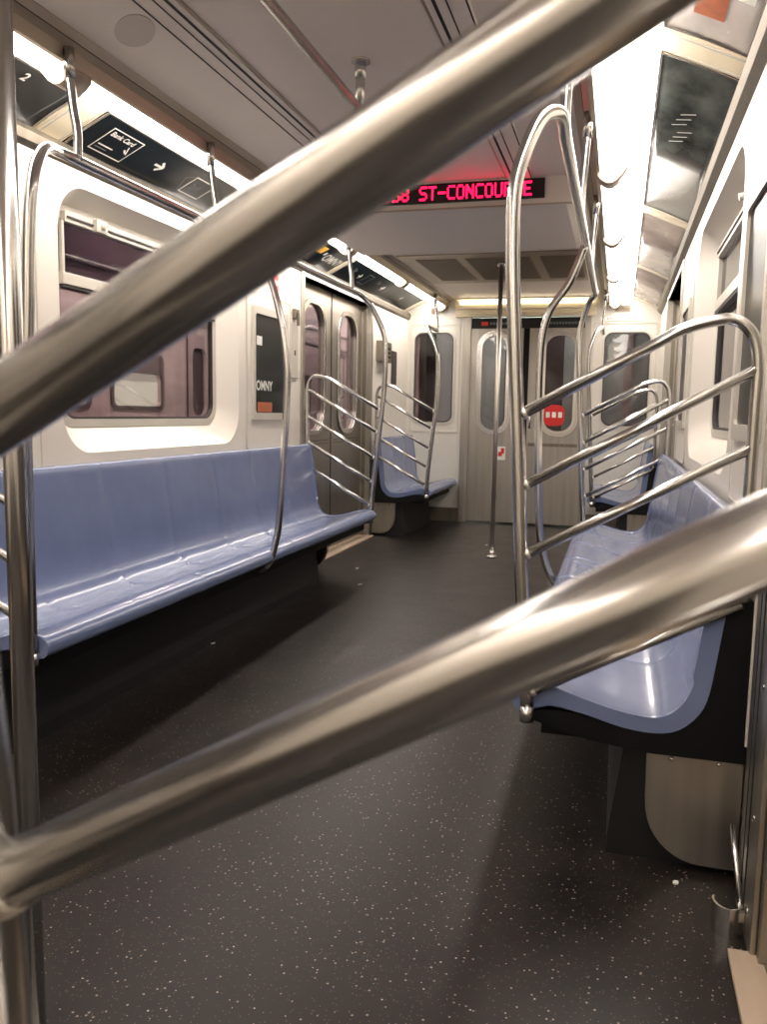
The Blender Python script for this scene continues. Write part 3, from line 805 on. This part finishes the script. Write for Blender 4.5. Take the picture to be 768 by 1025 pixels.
# near divider right in front of the viewer
t = thing('handrail', (-.195, .22, 0), 'big out-of-focus steel divider with two slanting bars, right in front of the camera', 'handrail', 'steel handrails with seat dividers')
Tn = [(-.0, -.192), (.56, -.196), (.72, -.201), (.87, -.207), (.94, -.212), (1.03, -.2165), (1.22, -.228), (1.37, -.24), (1.5, -.24)]
fN = lerpf(Tn)
mb = MB(); P = [(x, .22, z) for z, x in Tn]+[(-.225, .205, 1.60), (-.185, .16, 1.67), (-.16, .07, 1.69), (-.16, -.1, 1.69)]
mb.tube(spline(P, 6)+[Vector((-.16, Y0+.02, 1.69))], R_, 24); mb.build('rail_tube', 'steel', t)
divider(t, 1, .22, fN)
mb = MB(); mb.tube([(-.192, .22, 0), (-.192, .22, .012)], .035, 24); mb.build('floor_flange', 'steel', t)
for y in (-.4, -1.8):
    mb = MB(); mb.tube([(-.150, y, 2.045), (-.16, y, 1.69)], R_*.9, 14); mb.build('hanger', 'steel', t)

# ------------------------------------------------------------------ centre poles and ceiling rail
M['steel_satin'] = mat('satin_tube_steel', (222, 214, 204), .42, 1)
def floor_pole(x, y, label, m='steel'):
    t = thing('floor_pole', (x, y, 0), label, 'pole', 'floor-to-ceiling centre poles')
    mb = MB(); mb.tube([(x, y, 0.005), (x, y, ZC-.003)], R_, 24); mb.build('tube', m, t)
    mb = MB(); mb.tube([(x, y, 0), (x, y, .012)], .036, 24); mb.tube([(x, y, .012), (x, y, .045)], .021, 20); mb.build('floor_flange', 'steel', t)
    mb = MB(); mb.tube([(x, y, ZC-.04), (x, y, ZC)], .023, 20, r2=.036); mb.build('ceiling_flange', 'steel', t)
floor_pole(-.800, .965, 'upright steel floor-to-ceiling pole at the left edge of the picture')
floor_pole(-.832, 5.87, 'distant thin steel pole standing in the aisle before the end doors', 'steel_satin')
t = thing('ceiling_rail', (-.8, 1.4, 1.925), 'straight steel rail hung under the middle of the grey ceiling', 'handrail')
mb = MB(); mb.tube([(-.8, -1.0, 1.925), (-.8, 2.52, 1.925)], .0145, 18); mb.ball((-.8, 2.52, 1.925), .0145); mb.build('tube', 'steel', t)
for y in (2.51, .3):
    mb = MB(); mb.tube([(-.8, y, 1.925), (-.8, y, ZC)], .0145, 16); mb.tube([(-.8, y, ZC-.05), (-.8, y, ZC-.006)], .017, 16); mb.tube([(-.8, y, ZC-.006), (-.8, y, ZC)], .03, 20); mb.build('hanger', 'steel', t)

# ------------------------------------------------------------------ small wall items
mb = MB().use('wall_trim'); mb.box(XL, XL+.008, 4.82, 4.92, 1.22, 1.55, .002); mb.use('groove'); mb.box(XL+.0075, XL+.009, 4.86, 4.88, 1.36, 1.39)
tag(mb.build('access_plate', None), 'slim grey access plate on the left wall beside the side doors', 'plate')
mb = MB().use('steel_dark'); mb.box(XL, XL+.025, 4.84, 4.90, 1.58, 1.64, .004); mb.box(XL+.02, XL+.035, 4.86, 4.88, 1.54, 1.62, .003)
tag(mb.build('door_latch', None), 'small metal latch on the left wall above the slim grey plate', 'latch')
mb = MB().use('red'); mb.box(XL, XL+.002, 4.50, 4.62, 1.71, 1.80)
mb.use('pink'); mb.box(XL+.0018, XL+.003, 4.51, 4.61, 1.74, 1.77)
tag(mb.build('warning_sticker', None), 'small red sticker high on the left wall above the framed poster', 'sticker')
t = thing('intercom', (XL, 6.83, 1.44), 'dark wall intercom box behind the far left handrail', 'intercom')
mb = MB().use('steel_dark'); mb.box(XL, XL+.05, 6.68, 6.99, 1.44, 1.61, .006); mb.build('case', None, t)
mb = MB().use('groove'); mb.box(XL+.049, XL+.052, 6.72, 6.84, 1.48, 1.57); 
for q in range(3): mb.box(XL+.049, XL+.053, 6.87, 6.95, 1.475+q*.035, 1.495+q*.035)
mb.build('speaker_slots', None, t)
mb = MB().use('frame_rubber'); mb.box(XL, XL+.008, 7.16, 7.32, 1.27, 1.56, .002)
tag(mb.build('access_plate', None), 'dark grey upright plate on the left wall next to the end wall', 'plate')

# curled scuff plate and slanted strip at the near right jamb
mb = MB().use('steel')
arc = [(.258-.030*math.cos(a), 1.69-.035*math.sin(a)) for a in [q*PI/10 for q in range(-1, 10)]]
outer = arc; inner = [(x+.004*(1 if x < .258 else -1), y+.003) for x, y in arc][::-1]
mb.plate([outer+inner], lambda u, v, d: (u, v, d), .0, .062)
tag(mb.build('kick_plate', None), 'small curled steel kick plate standing on the floor at the right door jamb', 'plate')
mb = MB().use('steel'); mb.tube([(.272, 1.80, .17), (.283, 1.70, .05)], .006, 8); mb.box(.276, .2875, 1.66, 1.70, .035, .055, .002)
tag(mb.build('bent_strip', None), 'thin bent metal strip leaning on the jamb above the curled kick plate', 'strip')
mb = MB().use('wall_trim'); mb.box(.290, .299, 1.83, 1.838, .33, .95, .002)
tag(mb.build('edge_strip', None), 'thin pale upright edging strip beside the black end panel of the right bench', 'strip')

# scraps of litter on the floor
for i, (x, y, s, lb) in enumerate(((.17, 1.83, .006, 'tiny white scrap on the floor under the right seat bracket'), (-1.43, 4.62, .012, 'white paper scrap on the floor in front of the far side doors'),
                             (-1.60, 5.1, .009, 'small pale scrap on the floor near the left doorway sill'), (-1.66, 3.2, .008, 'small pale scrap on the floor under the long left bench'),
                             (-.95, 6.4, .010, 'flat pale scrap on the far floor before the end doors'))):
    mb = MB()
    pts = [(x+s*(1+.4*random.random())*math.cos(a), y+s*(1+.5*random.random())*math.sin(a)) for a in [q*2*PI/7 for q in range(7)]]
    mb.plate([pts], lambda u, v, d: (u, v, d+.2*(u-x)), .0025, .006)
    tag(mb.build('paper_scrap', 'litter'), lb, 'litter', 'paper scraps on the floor')

# ------------------------------------------------------------------ outside the windows
mb = MB().use('platform'); mb.box(-14, -2.25, -4, 20, -.35, -.05); struct(mb, 'trim_%d' % k); k += 1
mb = MB().use('tunnel'); mb.box(-14, 8, -6, 22, 3.4, 3.6); mb.box(2.0, 2.2, -6, 22, -.5, 3.6); mb.box(-9.2, -9, -6, 22, -.5, 3.6); mb.box(-9.2, 2.2, 18, 18.2, -.5, 3.6); struct(mb, 'wall_tunnel')
# train standing across the platform
t = thing('subway_train', (-4.9, 9, -.05), 'pinkish silver subway train across the platform, seen through the left window', 'train')
bx = -4.6
mb = MB().use('train_body')
wins = []; doors_ = []
y = -.3
while y < 16:
    doors_.append((y, y+1.1)); wins.append((y+1.5, y+2.5)); wins.append((y+2.9, y+3.75)); y += 4.3
holes = [rrect(a, b, 1.04, 1.36, .06, 4) for a, b in wins]+[rrect(a+q, a+q+.32, .95, 1.7, .1, 4) for a, b in doors_ for q in (.13, .65)]
mb.plate([rect(-1.6, 17, -.05, 2.7)]+holes, lambda u, v, d: (bx-d, u, v), 0, .06)
mb.box(bx-2.6, bx-.06, -1.6, 17, 2.6, 2.7); 
mb.build('body_side', None, t)
mb = MB().use('train_dark'); 
for z in (2.02, 2.25): mb.box(bx, bx+.02, -1.6, 17, z, z+.03)
for a, b in wins: mb.plate([rrect(a-.05, b+.05, 1.0, 1.56, .08, 4), rrect(a, b, 1.04, 1.36, .06, 4)], lambda u, v, d: (bx+d, u, v), 0, .015)
for a, b in doors_:
    for yy in (a, (a+b)/2, b): mb.box(bx, bx+.012, yy-.01, yy+.01, 0, 1.95)
    mb.box(bx, bx+.03, a-.02, b+.02, 1.93, 1.99)
mb.build('trim_bands', None, t)
for a, b in wins:
    mb = MB(); mb.plate([rrect(a, b, 1.04, 1.36, .06, 4)], lambda u, v, d: (bx-.04-d, u, v), 0, .005); mb.build('window_pane', 'train_pane', t)
for a, b in doors_:
    for q in (.13, .65):
        mb = MB(); mb.plate([rrect(a+q, a+q+.32, .95, 1.7, .1, 4)], lambda u, v, d: (bx-.04-d, u, v), 0, .005); mb.build('door_pane', 'train_dark', t)
# platform tube lights
for i, y in enumerate((3.2, 6.6, 10.0, 13.6)):
    mb = MB(); mb.tube([(-3.6, y, 2.72), (-3.6, y+1.1, 2.72)], .03, 12)
    tag(mb.build('platform_light', 'tube_light'), 'white tube light hanging over the platform outside the left windows', 'light', 'platform tube lights')
# next car behind the end wall
mb = MB().use('next_car')
mb.plate([rect(-1.84, .5, .0, 2.3), rect(-1.13, -.55, .03, 1.9)], lambda u, v, d: (u, 8.45+d, v), 0, .05)
mb.use('tunnel'); mb.plate([rect(-1.13, -.55, .03, 1.9)], lambda u, v, d: (u, 8.49+d, v), 0, .03)
mb.use('train_pane'); mb.plate([rrect(-1.09, -1.0, 1.15, 1.6, .03, 4)], lambda u, v, d: (u, 8.46+d, v), 0, .02)
mb.plate([rrect(-.13, .0, 1.48, 1.72, .03, 4)], lambda u, v, d: (u, 8.44+d, v), 0, .01)  # glowing pane put in for a yellowish light spot in the right window
mb.use('train_body'); mb.plate([rrect(.02, .1, 1.0, 1.9, .02, 4)], lambda u, v, d: (u, 8.43+d, v), 0, .02)
tag(mb.build('next_car_end', None), 'pale end of the next subway car seen through the end windows', 'train')

mb = MB(); mb.box(-2.55, -2.14, 9.0, 9.35, -.05, 3.4, .02)
tag(mb.build('platform_pillar', 'train_body'), 'pinkish platform pillar glimpsed at the left of the left end window', 'pillar')
mb = MB(); mb.tube([(-1.5, 8.0, 2.45), (-.1, 8.0, 2.45)], .03, 12)  # unseen glowing tube, added to brighten the end of the next car
M['fill_glow'] = mat('added_fill_tube', (255, 250, 235), .5, emit=(250, 255, 240), es=45)
tag(mb.build('added_fill_tube', 'fill_glow'), 'unseen tube added above the gap between the cars to light the next car', 'lamp')
# ------------------------------------------------------------------ world, camera
wd = bpy.data.worlds.new('World'); bpy.context.scene.world = wd; wd.use_nodes = True
wd.node_tree.nodes['Background'].inputs[0].default_value = (.9, .8, .75, 1); wd.node_tree.nodes['Background'].inputs[1].default_value = .02

f, cx, cy = 830., 384., 512.5
vp = Vector((620-cx, 417-cy, f)).normalized()
h = Vector((1, .018, 0))
up = h.cross(vp).normalized()
if up.y > 0: up = -up
rt = vp.cross(up).normalized()
if rt.x < 0: rt = -rt
# camera axes in world: world X=rt, Y=vp, Z=up expressed in (right, down, forward)
Rm = Matrix(((rt.x, -rt.y, -rt.z), (vp.x, -vp.y, -vp.z), (up.x, -up.y, -up.z)))
cam = bpy.data.cameras.new('camera'); co = bpy.data.objects.new('camera', cam); C.objects.link(co)
co.matrix_world = Matrix.Translation((0, 0, 1.02)) @ Rm.to_4x4()
cam.sensor_fit = 'VERTICAL'; cam.sensor_height = 36; cam.lens = f/1025*36
cam.clip_start = .01
cam.dof.use_dof = True; cam.dof.focus_distance = 2.4; cam.dof.aperture_fstop = 15
S = bpy.context.scene; S.camera = co
S.view_settings.view_transform = 'Standard'; S.view_settings.look = 'None'; S.view_settings.gamma = 1
S.view_settings.use_curve_mapping = False
S.view_settings.exposure = .47
